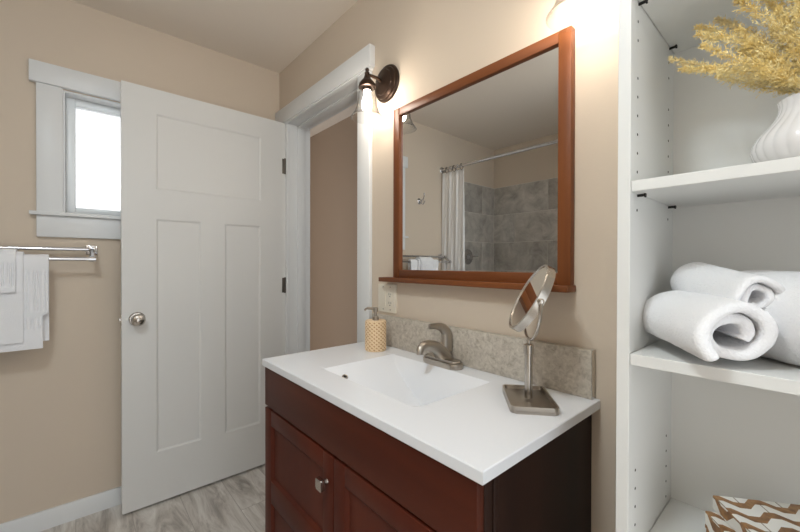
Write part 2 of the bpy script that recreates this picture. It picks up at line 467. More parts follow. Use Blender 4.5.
# ---- tub alcove tiles
def tiles(name, rows, fn, tw, parent, tz1=1.995, th=.29, g=.0035):
    b = MB()
    for ri, (a0, a1, joint) in enumerate(rows):
        zt = tz1-ri*th; zb = max(zt-th, .42)
        js = [a0]+[joint+k*tw for k in range(-6, 7) if a0+.01 < joint+k*tw < a1-.01]+[a1]
        for j0, j1 in zip(js, js[1:]): fn(b, j0+g/2, j1-g/2, zb+g/2, zt-g/2)
    return b.build(name, [SLATE, GROUT], parent)
r = thing('trim_2', None, None, kind='structure')
rows = [(ax(YC)+.004, XE, -1.70 if k % 2 == 0 else -2.054) for k in range(6)]
tiles('tile_field', rows, lambda b, a, c, z0, z1: b.box(a, c, YC, YC+.009, z0, z1, .0015), .60, r)
b = MB(); b.box(ax(YC)+.001, XE, YC, YC+.006, .42, 1.997); b.build('grout', GROUT, r, smooth=0)
r = A_root('trim_3', 0, 0, kind='structure')
rows = [(YC+.010, -.62, -1.211 if k % 2 == 0 else -.92) for k in range(6)]
tiles('tile_field', rows, lambda b, a, c, z0, z1: b.box(0, .009, a, c, z0, z1, .0015), .60, r)
b = MB(); b.box(0, .006, YC+.004, -.62, .42, 1.997); b.box(.006, .0095, YC+.009, YC+.013, .42, 1.997); b.build('grout', GROUT, r, smooth=0)

# ---- bathtub
b = MB()
def tubz(x, y):
    d = min((x+2.28)*2.2, (-.79-x)*1.2, (y+1.39)*3, (-.68-y)*3, .36)
    return .46-max(0, d)
b.grid(lambda u, v: (-2.29+u*1.525, -1.417+v*.797, tubz(-2.29+u*1.525, -1.417+v*.797)), 60, 40)
b.box(-2.29, -.765, -.62, -.60, 0, .455, .006)
o = b.build('bathtub', CERAM, smooth=50); tag(o, 'white bathtub in the tiled alcove behind the shower curtain', 'bathtub')

# ------------------------------------------------------------------ things on the window wall
# towel bar
YB0, YB1 = -.575, .06
r = A_root('towel_bar', 0, 0, 'chrome double towel bar on the beige wall under the window', 'towel bar')
for xx, zz, ra in ((.055, 1.256, .0085), (.115, 1.211, .0085)):
    b = MB(); b.tube([(xx, YB0, zz), (xx, YB1, zz)], ra, 16); b.build('bar', CHROME, r)
for yy in (YB0, YB1):
    b = MB()
    b.box(0, .010, yy-.022, yy+.022, 1.234, 1.278, .003)
    b.box(.010, .072, yy-.012, yy+.012, 1.246, 1.268, .003)
    b.tube([(.060, yy, 1.256), (.072, yy, 1.246), (.115, yy, 1.211)], .011, 12, flat=(1, .9))
    b.tube([(.115, yy-.013, 1.211), (.115, yy+.013, 1.211)], .013, 16)
    b.build('bracket', CHROME, r)
# towels over the outer bar
def drape(name, label, yl, yr, zf, zb, off, thick, rib, notch=None, seed=0):
    r = A_root(name, 0, 0, label, 'towel', group=None)
    b = MB()
    cx, cz, R = .115, 1.211, .0115+off
    path = []
    for k in range(14): path.append((cx-R-.002*math.sin(k), zb+(cz-zb)*k/14))
    for k in range(13):
        a = PI-PI*k/12; path.append((cx+R*math.cos(a), cz+R*math.sin(a)))
    for k in range(1, 26): path.append((cx+R+.003*k/25, cz-(cz-zf)*k/25))
    n = len(path); nv = 70
    def pt(i, j, side):
        x, z = path[i]; x2, z2 = path[min(i+1, n-1)]; x1, z1 = path[max(i-1, 0)]
        t = V((x2-x1, z2-z1)).normalized(); nr = V((-t.y, t.x))
        y = yl+(yr-yl)*j/nv
        if notch and i > 26 and z < notch[0]: y = yl+(yr-notch[1]-yl)*j/nv
        h = thick*side
        if side > .4:
            fy = (y*90) % 1
            if rib[0] < z < rib[1] and i > 26: h -= .004*(1 if fy < .35 else 0)
            h += .0022*noise.noise(V((y*26+seed, z*18, seed)))
        wob = .003*noise.noise(V((y*9, z*5, seed+7))) if i > 30 or i < 10 else 0
        return (x+nr.x*h+wob, y, z+nr.y*h)
    gs = [[[b.bm.verts.new(pt(i, j, s)) for j in range(nv+1)] for i in range(n)] for s in (0, 1)]
    for s in (0, 1):
        for i in range(n-1):
            for j in range(nv): b.bm.faces.new((gs[s][i][j], gs[s][i+1][j], gs[s][i+1][j+1], gs[s][i][j+1]))
    for i in range(n-1):
        for j in (0, nv): b.bm.faces.new((gs[0][i][j], gs[0][i+1][j], gs[1][i+1][j], gs[1][i][j]))
    for i in (0, n-1):
        for j in range(nv): b.bm.faces.new((gs[0][i][j], gs[0][i][j+1], gs[1][i][j+1], gs[1][i][j]))
    b.build('cloth', TERRY, r, smooth=60)
drape('bath_towel', 'large white ribbed bath towel hung on the towel bar, longest and lowest', -.41, -.083, .835, .86, .0, .007, (.90, 1.17), (.98, .018), 1)
drape('hand_towel', 'plain white hand towel layered over the bath towel on the bar', -.345, -.158, .868, .95, .011, .007, (.0, .0), None, 5)
drape('washcloth', 'small white washcloth on top of the hand towel, shortest of the hung towels', -.32, -.178, 1.075, 1.11, .022, .007, (1.1, 1.19), None, 9)

# robe hook (seen in the mirror)
r = A_root('robe_hook', -.306, 1.735, 'small chrome double robe hook on the beige wall, seen in the mirror', 'hook')
b = MB(); b.lathe([(0, 0), (.026, 0), (.026, .004), (.02, .010), (.011, .012), (.010, .03), (0, .032)], M=frame_matrix((0, 0, 0), (0, 1, 0), (0, 0, 1), (1, 0, 0))); b.build('mounting_plate', CHROME, r)
b = MB(); b.tube(smoothpath([(.02, 0, .004), (.045, 0, .012), (.06, 0, .034), (.062, 0, .056)], 6), .0055, 10); b.lathe([(0, -.007), (.008, -.003), (.008, .003), (0, .007)], c=(.062, 0, .06), seg=14); b.build('prong', CHROME, r)
b = MB(); b.tube(smoothpath([(.02, 0, -.004), (.035, 0, -.026), (.055, 0, -.028), (.064, 0, -.010)], 6), .0055, 10); b.lathe([(0, -.007), (.008, -.003), (.008, .003), (0, .007)], c=(.064, 0, -.006), seg=14); b.build('prong', CHROME, r)

# shower curtain rod, curtain, valve
RY, RZ = -.595, 2.050
r = thing('curtain_rod', 'polished chrome shower curtain rod across the tub alcove', 'curtain rod')
b = MB(); b.tube([(ax(RY), RY, RZ), (XE, RY, RZ)], .0125, 18); b.build('rod', CHROME, r)
for x0, s in ((ax(RY), 1), (XE, -1)):
    b = MB(); b.lathe([(0, 0), (.03, 0), (.03, .006), (.018, .016), (0, .016)], M=frame_matrix((x0, RY, RZ), (0, 1, 0), (0, 0, s), (s, 0, 0))); b.build('flange', CHROME, r)
r = thing('shower_curtain', 'white shower curtain drawn to the wall at the tub end', 'shower curtain')
b = MB()
XC0, XC1 = ax(RY)+.010, -2.035
def curt(u, v):
    z = 2.018-v*1.75
    x = XC0+(XC1-XC0)*u+.03*v*(u-.3)
    amp = .0045+.006*v
    return (x, RY+amp*math.sin(u*2*PI*3.3+.5*v)+.004*math.sin(u*40+v*6), z)
g = b.grid(curt, 110, 30)
o = b.build('curtain_cloth', CURT, r, smooth=80); o.modifiers.new('thickness', 'SOLIDIFY').thickness = .0015
for k in range(6):
    x = XC0+.012+k*.042
    b = MB()
    b.tube([(x, RY+.021*math.cos(a), RZ-.010+.027*math.sin(a)) for a in [2*PI*i/20 for i in range(21)]], .0026, 8, caps=False)
    b.build('curtain_ring', BLACK if k % 2 else CHROME, r)
r = A_root('shower_valve', -.975, 1.262, 'chrome shower valve lever on the grey tile beside the curtain', 'shower valve')
b = MB(); b.lathe([(0, .009), (.075, .009), (.075, .013), (.03, .022), (.022, .05), (0, .052)], M=frame_matrix((0, 0, 0), (0, 1, 0), (0, 0, 1), (1, 0, 0))); b.build('escutcheon', CHROME, r)
b = MB(); b.tube([(.045, 0, 0), (.052, -.05, .004), (.055, -.105, .006)], [.011, .008, .006], 10); b.build('lever', CHROME, r)

# unseen fill lamp, added under the ceiling to brighten the room
r = thing('added_fill_lamp', 'added unseen fill lamp under the ceiling beside the tub alcove', 'fill lamp', (-.38, -.34, HC))
b = MB(); b.lathe([(0, 0), (.17, 0), (.17, -.02), (.155, -.03), (0, -.03)], seg=48); b.build('fill_lamp_base', TRIM, r)
b = MB(); b.lathe([(.15, -.028), (.145, -.055), (.12, -.080), (.07, -.097), (0, -.102)], seg=48); b.build('fill_lamp_dome', emit('fill_lamp_glow', (.82, .93, 1.0), 37), r, smooth=60)

# ------------------------------------------------------------------ vanity
CX0, CX1, CY0, CY1, CZ, CT = -1.297, -.360, .497, .9795, .857, .024
KX0, KX1, KY0, KB = -1.288, -.374, .501, .105
VS = .96     # face of the backsplash
r = thing('vanity_cabinet', 'reddish brown cherry vanity cabinet under the white sink top', 'vanity cabinet', (0, 0, 0))
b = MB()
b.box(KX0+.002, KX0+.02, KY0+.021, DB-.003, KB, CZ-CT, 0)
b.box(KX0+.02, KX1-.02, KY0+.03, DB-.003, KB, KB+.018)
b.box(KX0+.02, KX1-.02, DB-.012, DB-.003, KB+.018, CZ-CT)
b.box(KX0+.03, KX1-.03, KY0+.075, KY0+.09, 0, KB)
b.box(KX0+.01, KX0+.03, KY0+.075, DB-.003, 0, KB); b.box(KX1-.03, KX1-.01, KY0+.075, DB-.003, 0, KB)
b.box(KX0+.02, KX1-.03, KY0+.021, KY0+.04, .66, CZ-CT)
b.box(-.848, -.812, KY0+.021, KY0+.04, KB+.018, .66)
b.build('carcass', CHERRYSHADE, r)
# right side: framed end panel with a corner post
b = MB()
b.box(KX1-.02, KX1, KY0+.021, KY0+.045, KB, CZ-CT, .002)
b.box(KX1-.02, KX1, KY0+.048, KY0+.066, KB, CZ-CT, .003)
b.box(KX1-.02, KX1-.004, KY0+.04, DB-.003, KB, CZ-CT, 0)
b.build('end_panel', CHERRYSHADE, r)
b = MB(); b.box(KX0, KX1, KY0, KY0+.02, .698, CZ-CT-.002, .0025); b.build('false_drawer_front', CHERRYH, r)
def cab_door(x0, x1, z0, z1, knob_side):
    d = MB(); st = .052
    d.box(x0, x0+st, KY0, KY0+.02, z0, z1, .0025); d.box(x1-st, x1, KY0, KY0+.02, z0, z1, .0025)
    d.box(x0+st-.006, x1-st+.006, KY0+.010, KY0+.016, z0+st-.006, z1-st+.006)
    for a, c in ((z1-st, z1), (.372, .450), (z0, z0+st)): d.box(x0+st-.002, x1-st+.002, KY0+.0005, KY0+.0195, a, c, .002)
    # bevelled inner edge of the frames
    for a, c in ((.450, z1-st), (z0+st, .372)):
        o = [(x0+st, KY0+.001, a), (x1-st, KY0+.001, a), (x1-st, KY0+.001, c), (x0+st, KY0+.001, c)]
        e = .008
        i = [(x0+st+e, KY0+.0098, a+e), (x1-st-e, KY0+.0098, a+e), (x1-st-e, KY0+.0098, c-e), (x0+st+e, KY0+.0098, c-e)]
        for k in range(4): d.face([o[k], o[(k+1) % 4], i[(k+1) % 4], i[k]])
    dr = d.build('door', CHERRY, r)
    kx = x1-.030 if knob_side > 0 else x0+.030
    k = MB(); Mk = frame_matrix((kx, KY0, .615), (1, 0, 0), (0, 0, 1), (0, -1, 0))
    k.lathe([(0, -.001), (.008, -.001), (.006, .006), (.006, .016), (0, .016)], M=Mk, seg=16)
    k.prism(roundrect(.0145, .0145, .003), .014, .026, .004, M=Mk)
    k.build('knob', SATIN, dr)
cab_door(KX0+.001, -.832, KB+.004, .690, 1)
cab_door(-.828, KX1-.003, KB+.004, .690, 1)

# sink top: slab with an integral basin
SX0, SX1, SY0, SY1, SD = -1.050, -.618, .595, .890, .125
def smin(a, c, k):
    h = max(k-abs(a-c), 0)/k
    return min(a, c)-h*h*k*.25
def basin(x, y):
    if not (SX0 < x < SX1 and SY0 < y < SY1): return 0
    q = SY1-y
    d = smin((x-SX0)*.50, .8*q+2600*q**4, .004)
    d = smin(d, SD, .02)
    ex, ey, rc = SX1-x, y-SY0, .045
    e = rc-math.hypot(rc-ex, rc-ey) if ex < rc and ey < rc else min(ex, ey)
    d = smin(d, e*1.9, .010)
    return max(0, d)
def lines(a0, a1, b0, b1, n1, n2, n3):
    e = .003
    L = [a0+(b0-a0)*i/n1 for i in range(n1)]+[b0]+[b0+e*k/2 for k in (1, 2)]
    L += [b0+e+(b1-b0-2*e)*i/n2 for i in range(1, n2)]+[b1-e, b1-e/2, b1]+[b1+(a1-b1)*i/n3 for i in range(1, n3+1)]
    return L
xs = lines(CX0, CX1, SX0, SX1, 6, 70, 6); ys = lines(CY0, CY1, SY0, SY1, 4, 56, 4)
r = thing('countertop', 'white vanity top with an integral rectangular sink basin', 'countertop', (0, 0, 0))
b = MB()
er = .003
g = []
for x in xs:
    row = []
    for y in ys: row.append(b.bm.verts.new((x, y, CZ-basin(x, y))))
    g.append(row)
for i in range(len(xs)-1):
    for j in range(len(ys)-1): b.bm.faces.new((g[i][j], g[i+1][j], g[i+1][j+1], g[i][j+1]))
loop = [g[i][0] for i in range(len(xs))]+[g[-1][j] for j in range(1, len(ys))]+[g[i][-1] for i in range(len(xs)-2, -1, -1)]+[g[0][j] for j in range(len(ys)-2, 0, -1)]
mx_, my_ = (CX0+CX1)/2, (CY0+CY1)/2
prev = loop
for dz, ins in ((.002, -.0015), (CT-.002, -.0015), (CT, 0), (CT, .05)):
    nx = []
    for v in loop:
        x = v.co.x; y = v.co.y
        if abs(x-CX0) < 1e-6: x += ins
        if abs(x-CX1) < 1e-6: x -= ins
        if abs(y-CY0) < 1e-6: y += ins
        if abs(y-CY1) < 1e-6: y -= max(ins, 0)
        nx.append(b.bm.verts.new((x, y, CZ-dz)))
    for k in range(len(loop)): b.bm.faces.new((prev[k], prev[(k+1) % len(loop)], nx[(k+1) % len(loop)], nx[k]))
    prev = nx
b.build('sink_slab', PORC, r, smooth=25)
b = MB()
zb_ = CZ-basin(-.72, .74)
b.lathe([(0, .002), (.018, .002), (.021, .0035), (.0225, .0015), (.0225, -.01)], c=(-.72, .74, zb_), seg=28); b.lathe([(0, .012), (.012, .011), (.014, .007), (.012, .003)], c=(-.72, .74, zb_), seg=24)
tag(b.build('drain', SATIN, r), 'metal pop-up drain')
# overflow ring in the sloped end of the basin
hx, hy = -.999, .646
hz = CZ-basin(hx, hy)
nn = V((.45, 0, .9)).normalized()
xv = V((1, 0, 0)); xv = (xv-nn*xv.dot(nn)).normalized(); yv = nn.cross(xv)
Mo = frame_matrix(V((hx, hy, hz)), xv, yv, nn)
b = MB(); b.lathe([(.0052, .0005), (.0055, .003), (.0085, .004), (.0105, .0005)], M=Mo, seg=20); b.lathe([(0, .0015), (.0058, .0015)], M=Mo, seg=16, mi=1)
tag(b.build('overflow_ring', [SATIN, BLACK], r), 'small metal overflow ring')

b = MB()
b.box(-1.275, -.372, VS, DB-.001, CZ, .979, .002)
b.box(-.372, -.3695, VS-.0005, DB-.001, CZ, .9795, .0008, mi=1)
tag(b.build('backsplash', [SPLASH, SATIN]), 'low mottled travertine tile backsplash behind the faucet', 'backsplash')

# faucet
r = thing('faucet', 'brushed nickel single lever faucet at the back of the sink', 'faucet', (-.828, .918, CZ))
b = MB()
b.prism(roundrect(.079, .027, .0265, 8), 0, .018, .003); b.prism(roundrect(.073, .0215, .021, 8), .0175, .026, .005)
b.build('base_plate', NICKEL, r)
b = MB()
P_ = smoothpath([(0, .012, .012), (0, .004, .030), (0, -.014, .050), (0, -.040, .066), (0, -.068, .075), (0, -.088, .076), (0, -.102, .070), (0, -.107, .060)], 6)
n_ = len(P_)
b.tube(P_, [.029-(.0172)*min(1, 1.15*(i/(n_-1))**.8) for i in range(n_)], 22, flat=(1, 1.05))
b.lathe([(0, 0), (.0098, 0), (.0098, .012), (0, .012)], c=(0, -.107, .053), seg=18)
b.build('spout', NICKEL, r)
b = MB()
P_ = smoothpath([(0, .018, .045), (0, .020, .075), (0, .019, .095), (0, .012, .112), (0, -.006, .126), (0, -.032, .133), (0, -.062, .134)], 6)
n_ = len(P_)
def hr(t): return .0195 if t < .4 else .0195-.0112*min(1, (t-.4)/.45) if t < .9 else .0078
b.tube(P_, [hr(i/(n_-1)) for i in range(n_)], 20, flat=(.85, 1.15))
b.build('lever_handle', NICKEL, r)

# soap dispenser
r = thing('soap_dispenser', 'woven bamboo wrapped soap pump at the left end of the vanity top', 'soap dispenser', (-1.143, .880, CZ))
b = MB(); RS, HS = .0405, .117
def weave(u, v):
    a = 2*PI*u; z = HS*v
    w1 = math.sin(14*a+z*430); w2 = math.sin(14*a-z*430)
    k = .0011*max(w1, 1.1*w2-.4)
    e = .004*max(0, 1-min(v, 1-v)/.035)
    q = RS-e*.5+(k if .02 < v < .98 else 0)
    return (q*math.cos(a), q*math.sin(a), z)
b.grid(weave, 240, 60, wrapu=True)
b.bm.faces.ensure_lookup_table()
for f in b.bm.faces:
    c = f.calc_center_median(); a = math.atan2(c.y, c.x)
    f.material_index = 1 if max(math.sin(14*a+c.z*430), 1.25*math.sin(14*a-c.z*430)-.6) < -.15 and .02 < c.z/HS < .98 else 0
b.lathe([(0, .0005), (RS-.003, .0005)], seg=60); b.lathe([(0, HS), (RS-.003, HS), ], seg=60)
b.build('woven_sleeve', [BAMB, BAMBD], r, smooth=60)
b = MB()
b.lathe([(0, HS), (.0135, HS), (.0135, HS+.012), (.011, HS+.015), (.0055, HS+.016), (.0055, HS+.032), (.010, HS+.033), (.010, HS+.047), (.006, HS+.050), (0, HS+.050)], seg=24)
b.build('pump_collar', NICKEL, r)
b = MB(); b.tube(smoothpath([(0, 0, HS+.043), (-.022, -.022, HS+.046), (-.032, -.030, HS+.038)], 5), [.0055]*6+[.004]*5, 10); b.build('nozzle', NICKEL, r)

# makeup mirror
r = thing('makeup_mirror', 'tilted round nickel makeup mirror on a square tray stand at the right of the vanity', 'makeup mirror', (-.467, .829, CZ), math.atan2(.076, .66)*0+math.atan2(-.119, .102))
b = MB()
b.prism(roundrect(.0775, .053, .012), 0, .0075, .003)
RR = roundrect(.0775, .053, .012); RI = roundrect(.0725, .048, .009)
for k in range(len(RR)):
    k2 = (k+1) % len(RR)
    A1, A2, B1, B2 = RR[k], RR[k2], RI[k], RI[k2]
    lo, hi = .005, .017
    b.face([(*A1, lo), (*A2, lo), (*A2, hi), (*A1, hi)]); b.face([(*A1, hi), (*A2, hi), (*B2, hi), (*B1, hi)]); b.face([(*B1, hi), (*B2, hi), (*B2, lo), (*B1, lo)])
b.build('tray_base', NICKEL, r)
b = MB()
b.lathe([(0, .012), (.0095, .012), (.0095, .118), (.0115, .119), (.0115, .140), (.0095, .142), (.004, .144), (.004, .158), (0, .158)], seg=24)
b.build('post', SATIN, r)
inv = Matrix.Rotation(-r.rotation_euler[2], 4, 'Z') @ Matrix.Translation(-V(r.location))
C_ = V((-.461, .828, 1.112))
dv = (C_-V((0, 0, CAMH))).normalized()
rv = dv.cross(V((0, 0, 1))).normalized(); uv_ = rv.cross(dv)
nM = (-.24*dv-.86*rv+.456*uv_).normalized()
aM = V((0, 0, 1)).cross(nM).normalized()      # pivot axis
bM = nM.cross(aM)
Md = inv @ frame_matrix(C_, aM, bM, nM)
RD = .088
b = MB(); b.lathe([(RD-.0065, .0095), (RD-.004, .0105), (RD, .009), (RD, -.009), (RD-.004, -.0105), (RD-.0065, -.0095)], M=Md, seg=64, closed=True); b.build('rim', SATIN, r)
b = MB(); b.lathe([(0, .0075), (RD-.0045, .0075)], M=Md, seg=64); b.lathe([(0, -.0075), (RD-.0045, -.0075)], M=Md, seg=64); b.build('mirror_glass', MIRRORM, r, smooth=0)
for s in (1, -1):
    b = MB(); Mp = inv @ frame_matrix(C_+aM*s*(RD-.001), bM, nM if s > 0 else -nM, aM*s)
    b.lathe([(.0, 0), (.007, 0), (.007, .006), (.0045, .010), (0, .011)], M=Mp, seg=16); b.build('pivot_knob', SATIN, r)
b = MB(); RY_ = RD+.006
post_top = V((-.467, .829, CZ+.155))
pts = []
dn = V((0, 0, -1))
for k in range(33):
    a = PI*k/32
    p = C_+aM*RY_*math.cos(a)+dn*(C_.z-post_top.z)*math.sin(a)
    p += (post_top-C_-dn*(C_.z-post_top.z))*math.sin(a)**2
    pts.append(inv @ p)
b.tube(pts, .0035, 10); b.build('yoke', SATIN, r)

# ------------------------------------------------------------------ wall mirror with ledge
r = thing('wall_mirror', 'large framed wall mirror with a reddish wood ledge over the vanity', 'mirror', (0, 0, 0))
MX0, MX1, MZ0, MZ1, FY, FW = -1.129, -.424, 1.139, 1.807, .956, .0345
b = MB(); b.box(MX0, MX0+FW, FY, DB-.001, MZ0, MZ1, .002); b.build('frame_stile', AMBER, r)
b = MB(); b.box(MX1-FW, MX1, FY, DB-.001, MZ0, MZ1, .002); b.build('frame_stile', AMBER, r)
b = MB(); b.box(MX0+FW, MX1-FW, FY+.001, DB-.001, MZ1-.031, MZ1, .002); b.build('frame_rail', AMBERH, r)
b = MB(); b.box(MX0+FW, MX1-FW, FY+.001, DB-.001, MZ0, 1.170, .002); b.build('frame_rail', AMBERH, r)
b = MB(); b.box(MX0+FW-.004, MX1-FW+.004, FY+.011, FY+.015, 1.168, MZ1-.027); b.build('mirror_glass', MIRRORM, r, smooth=0)
b = MB(); b.box(-1.188, -.419, .928, DB-.001, 1.1215, 1.1390, .002); b.build('ledge', AMBERH, r)

# ------------------------------------------------------------------ sconces
def sconce(label, x):
    r = thing('wall_sconce', label, 'wall lamp', (x, DB, 1.943), 0, 'sconces either side of the mirror')
    b = MB(); Mw = frame_matrix((0, 0, 0), (1, 0, 0), (0, 0, 1), (0, -1, 0))
    b.lathe([(0, .0), (.074, .0), (.076, .004), (.073, .010), (.066, .012), (.064, .018), (.052, .022), (.050, .027), (.030, .031), (.016, .036), (0, .037)], M=Mw, seg=48)
    b.build('backplate', BRONZE, r)
    SY = -.106
    b = MB(); b.tube(smoothpath([(0, -.03, 0), (0, -.06, .006), (0, SY, .004)], 6), .0065, 12)
    b.lathe([(0, .030), (.006, .028), (.0085, .022), (.006, .016), (.0095, .012), (.0095, -.008), (0, -.008)], c=(0, SY, 0), seg=20)
    b.build('arm', BRONZE, r)
    b = MB(); b.lathe([(0, .0), (.011, -.002), (.014, -.012), (.023, -.022), (.032, -.034), (.0345, -.048), (.031, -.050), (.018, -.050), (.018, -.062), (0, -.062)], c=(0, SY, 0), seg=32); b.build('socket_cup', BRONZE, r)
    b = MB()
    pr = [(.031, -.046), (.0345, -.056), (.036, -.075), (.0375, -.10), (.042, -.125), (.052, -.149), (.066, -.169)]
    prof = pr+[(x_-.0022, z_) for x_, z_ in pr[::-1]]
    b.lathe(prof, c=(0, SY, 0), seg=56, closed=True); b.build('glass_shade', GLASS, r, smooth=60)
    b = MB(); b.lathe([(0, -.060), (.013, -.062), (.0125, -.080), (.0175, -.098), (.0195, -.112), (.0165, -.126), (.009, -.134), (0, -.136)], c=(0, SY, 0), seg=28); b.build('bulb', BULB, r, smooth=60)
    return r
s1 = sconce('lit bronze and clear glass sconce beside the door casing, left of the mirror', -1.196)
s2 = copy_tree(s1)
s2.location.x = -.378
s2['label'] = 'lit glass sconce above the right corner of the mirror, cut off at the top'

# ------------------------------------------------------------------ outlet
r = thing('outlet_plate', 'ivory double wall plate with switch and outlet under the mirror ledge', 'wall outlet', (-1.192, DB, 1.050))
Mw = frame_matrix((0, 0, 0), (1, 0, 0), (0, 0, 1), (0, -1, 0))
b = MB(); b.prism(roundrect(.058, .0585, .004), 0, .006, .002, M=Mw); b.build('cover_plate', PLATE, r)
b = MB(); b.prism(roundrect(.0165, .0335, .002), .005, .0085, .0012, M=Mw @ Matrix.Translation((-.023, 0, 0))); b.build('rocker_switch', PLATE, r)
b = MB(); Mo = Mw @ Matrix.Translation((.023, 0, 0))
b.prism(roundrect(.0165, .0335, .002), .005, .008, .0012, M=Mo)
for s in (1, -1):
    for xx, hh in ((-.006, .0045), (.006, .0035)): b.box(xx-.0011, xx+.0011, s*.018-hh, s*.018+hh, .0078, .0084, mi=1, M=Mo)
    b.lathe([(0, .0084), (.0025, .0084), (.0025, .0078)], c=(0, s*.018-.010, 0), seg=12, mi=1, M=Mo)
b.box(-.006, .006, -.004, .004, .0078, .009, .0005, M=Mo)
b.build('socket', [PLATE, BLACK], r)
for sx in (-.023, .023):
    for sz in (.047, -.047):
        b = MB(); b.lathe([(0, .0072), (.003, .007), (.003, .005)], c=(sx, sz, 0), seg=12, M=Mw); b.build('screw', SATIN, r)

# ------------------------------------------------------------------ shelving unit
HX0, HX1, HY0, HY1, PT = -.2305, .42, .70, .978, .0195
r = thing('shelving_unit', 'tall white open shelving unit at the right of the vanity', 'shelving unit', (0, 0, 0))
ZS = {'upper': (1.316, 1.334), 'middle': (1.0245, 1.0435)}
b = MB()
b.box(HX0, HX0+PT, HY0, HY1, 0, 2.25, .001)
zfront = [1.615, 1.5825, 1.517, 1.4845, 1.452, 1.4195, 1.387, 1.3545, 1.288, .834, .802, .770, .738, .706]
zback = [1.615, 1.5825, 1.517, 1.4845, 1.452, 1.4195, 1.387, 1.288, .834, .802, .770, .738, .706]
for yy, zs in ((HY0+.035, zfront), (HY1-.046, zback)):
    for z in zs:
        b.lathe([(0, .0004), (.0024, .0004), (.0024, -.0002)], c=(0, 0, 0), seg=10, mi=1, M=frame_matrix((HX0+PT, yy, z), (0, 1, 0), (0, 0, 1), (1, 0, 0)))
b.build('side_panel', [MELA, HOLE], r, smooth=0)
b = MB(); b.box(HX1-PT, HX1, HY0, HY1, 0, 2.25, .001); b.build('side_panel', MELA, r, smooth=0)
b = MB(); b.box(HX0+PT, HX1-PT, HY1-.006, HY1, .08, 2.25); b.build('back_panel', MELA, r, smooth=0)
for z0, z1, pins in ((1.648, 1.667, True), (1.316, 1.334, True), (1.0245, 1.0435, True), (.668, .687, False), (.36, .379, False), (.06, .079, False), (2.231, 2.25, False)):
    b = MB(); b.box(HX0+PT+.0008, HX1-PT-.0008, HY0+.002, HY1-.0065, z0, z1, .001); b.build('shelf', MELA, r, smooth=0)
    if pins:
        for yy in (HY0+.037, HY1-.042):
            b = MB(); Mh = frame_matrix((HX0+PT, yy, z0), (0, 1, 0), (0, 0, 1), (1, 0, 0))
            b.lathe([(0, 0), (.0024, 0), (.0024, .010), (.0042, .011), (.0042, .013), (0, .013)], c=(0, -.0026, 0), seg=14, M=Mh)
            b.build('shelf_pin', BLACK, r)
b = MB(); b.box(HX0+PT, HX1-PT, HY0+.03, HY0+.045, 0, .06); b.build('kickboard', MELA, r, smooth=0)

# vase and dried grass
VC = V((-.001, .803, 1.334))
VH = .90
r = thing('vase', 'white ribbed ceramic vase holding dried grass on the upper shelf', 'vase', VC)
b = MB()
pr = [(0, .001), (.040, .0), (.052, .003), (.062, .010), (.0695, .022), (.0725, .034), (.0715, .044), (.067, .055), (.0595, .066), (.052, .076), (.0465, .085), (.043, .094), (.0415, .103), (.0425, .110), (.0435, .113), (.0395, .1135), (.038, .108), (.038, .09), (.045, .07), (.05, .04), (.03, .008), (0, .008)]
b.lathe([(q, z*VH) for q, z in pr], seg=256, fn=lambda a, z: 1+.022*(abs(math.sin(14*a))**.7-.6) if z > .004 else 1)
b.build('ribbed_body', CERAM, r, smooth=50)

random.seed(11)
def plume(tip, mid, nfl, width, matl, idx, label):
    base = VC+V((0, 0, .012)); mouth = VC+V(((tip[0]-VC.x)*.10, (tip[1]-VC.y)*.10, .104))
    pts = smoothpath([base, mouth, V(mid), V(tip)], 12)
    st = MB(); n = len(pts)
    st.tube(pts, [.0011-.0007*i/(n-1) for i in range(n)], 5)
    b = MB()
    for k in range(nfl):
        t = random.random()**.8
        f = .40+.60*t
        i = min(int(f*(n-1)), n-2); fr = f*(n-1)-i
        p = pts[i].lerp(pts[i+1], fr); d = (pts[i+1]-pts[i]).normalized()
        q = V((random.gauss(0, 1), random.gauss(0, 1), random.gauss(0, 1))); q = (q-d*q.dot(d)).normalized()
        w = 1.5*width*(1-.7*abs(2*(t-.42)))*random.uniform(.25, 1)
        dirn = (d*random.uniform(.6, 1.3)+q*random.uniform(.4, 1.0)).normalized()
        ln = w*random.uniform(.8, 1.5)
        a0 = p; a1 = p+dirn*ln+V((0, 0, -.12*ln))
        s = dirn.cross(V((random.gauss(0, 1), random.gauss(0, 1), random.gauss(0, 1)))).normalized()
        for j in range(5):
            ft = .2+.8*(j+random.random())/5
            c = a0.lerp(a1, ft)
            e = (dirn+.5*V((random.gauss(0, 1), random.gauss(0, 1), random.gauss(0, 1)))).normalized()
            L = random.uniform(.003, .0065); wd = L*.15
            sd = e.cross(s).normalized()
            b.face([c-sd*wd*.3, c+e*L*.4-sd*wd, c+e*L, c+e*L*.4+sd*wd])
        b.face([a0-s*.0002, a0+s*.0002, a1])
    root = thing('dried_grass_stem', label, 'dried flower', (base.x, base.y, base.z), 0, 'dried grass stems in the vase')
    for m_, nm, mm in ((st, 'stalk', STRAWP), (b, 'plume', matl)):
        o = m_.build(nm, mm, root, smooth=0, fixn=(nm == 'stalk'))
        o.matrix_parent_inverse = Matrix.Translation(-base)
    return root
LBL = 'golden dried grass plume in the white ribbed vase on the upper shelf'
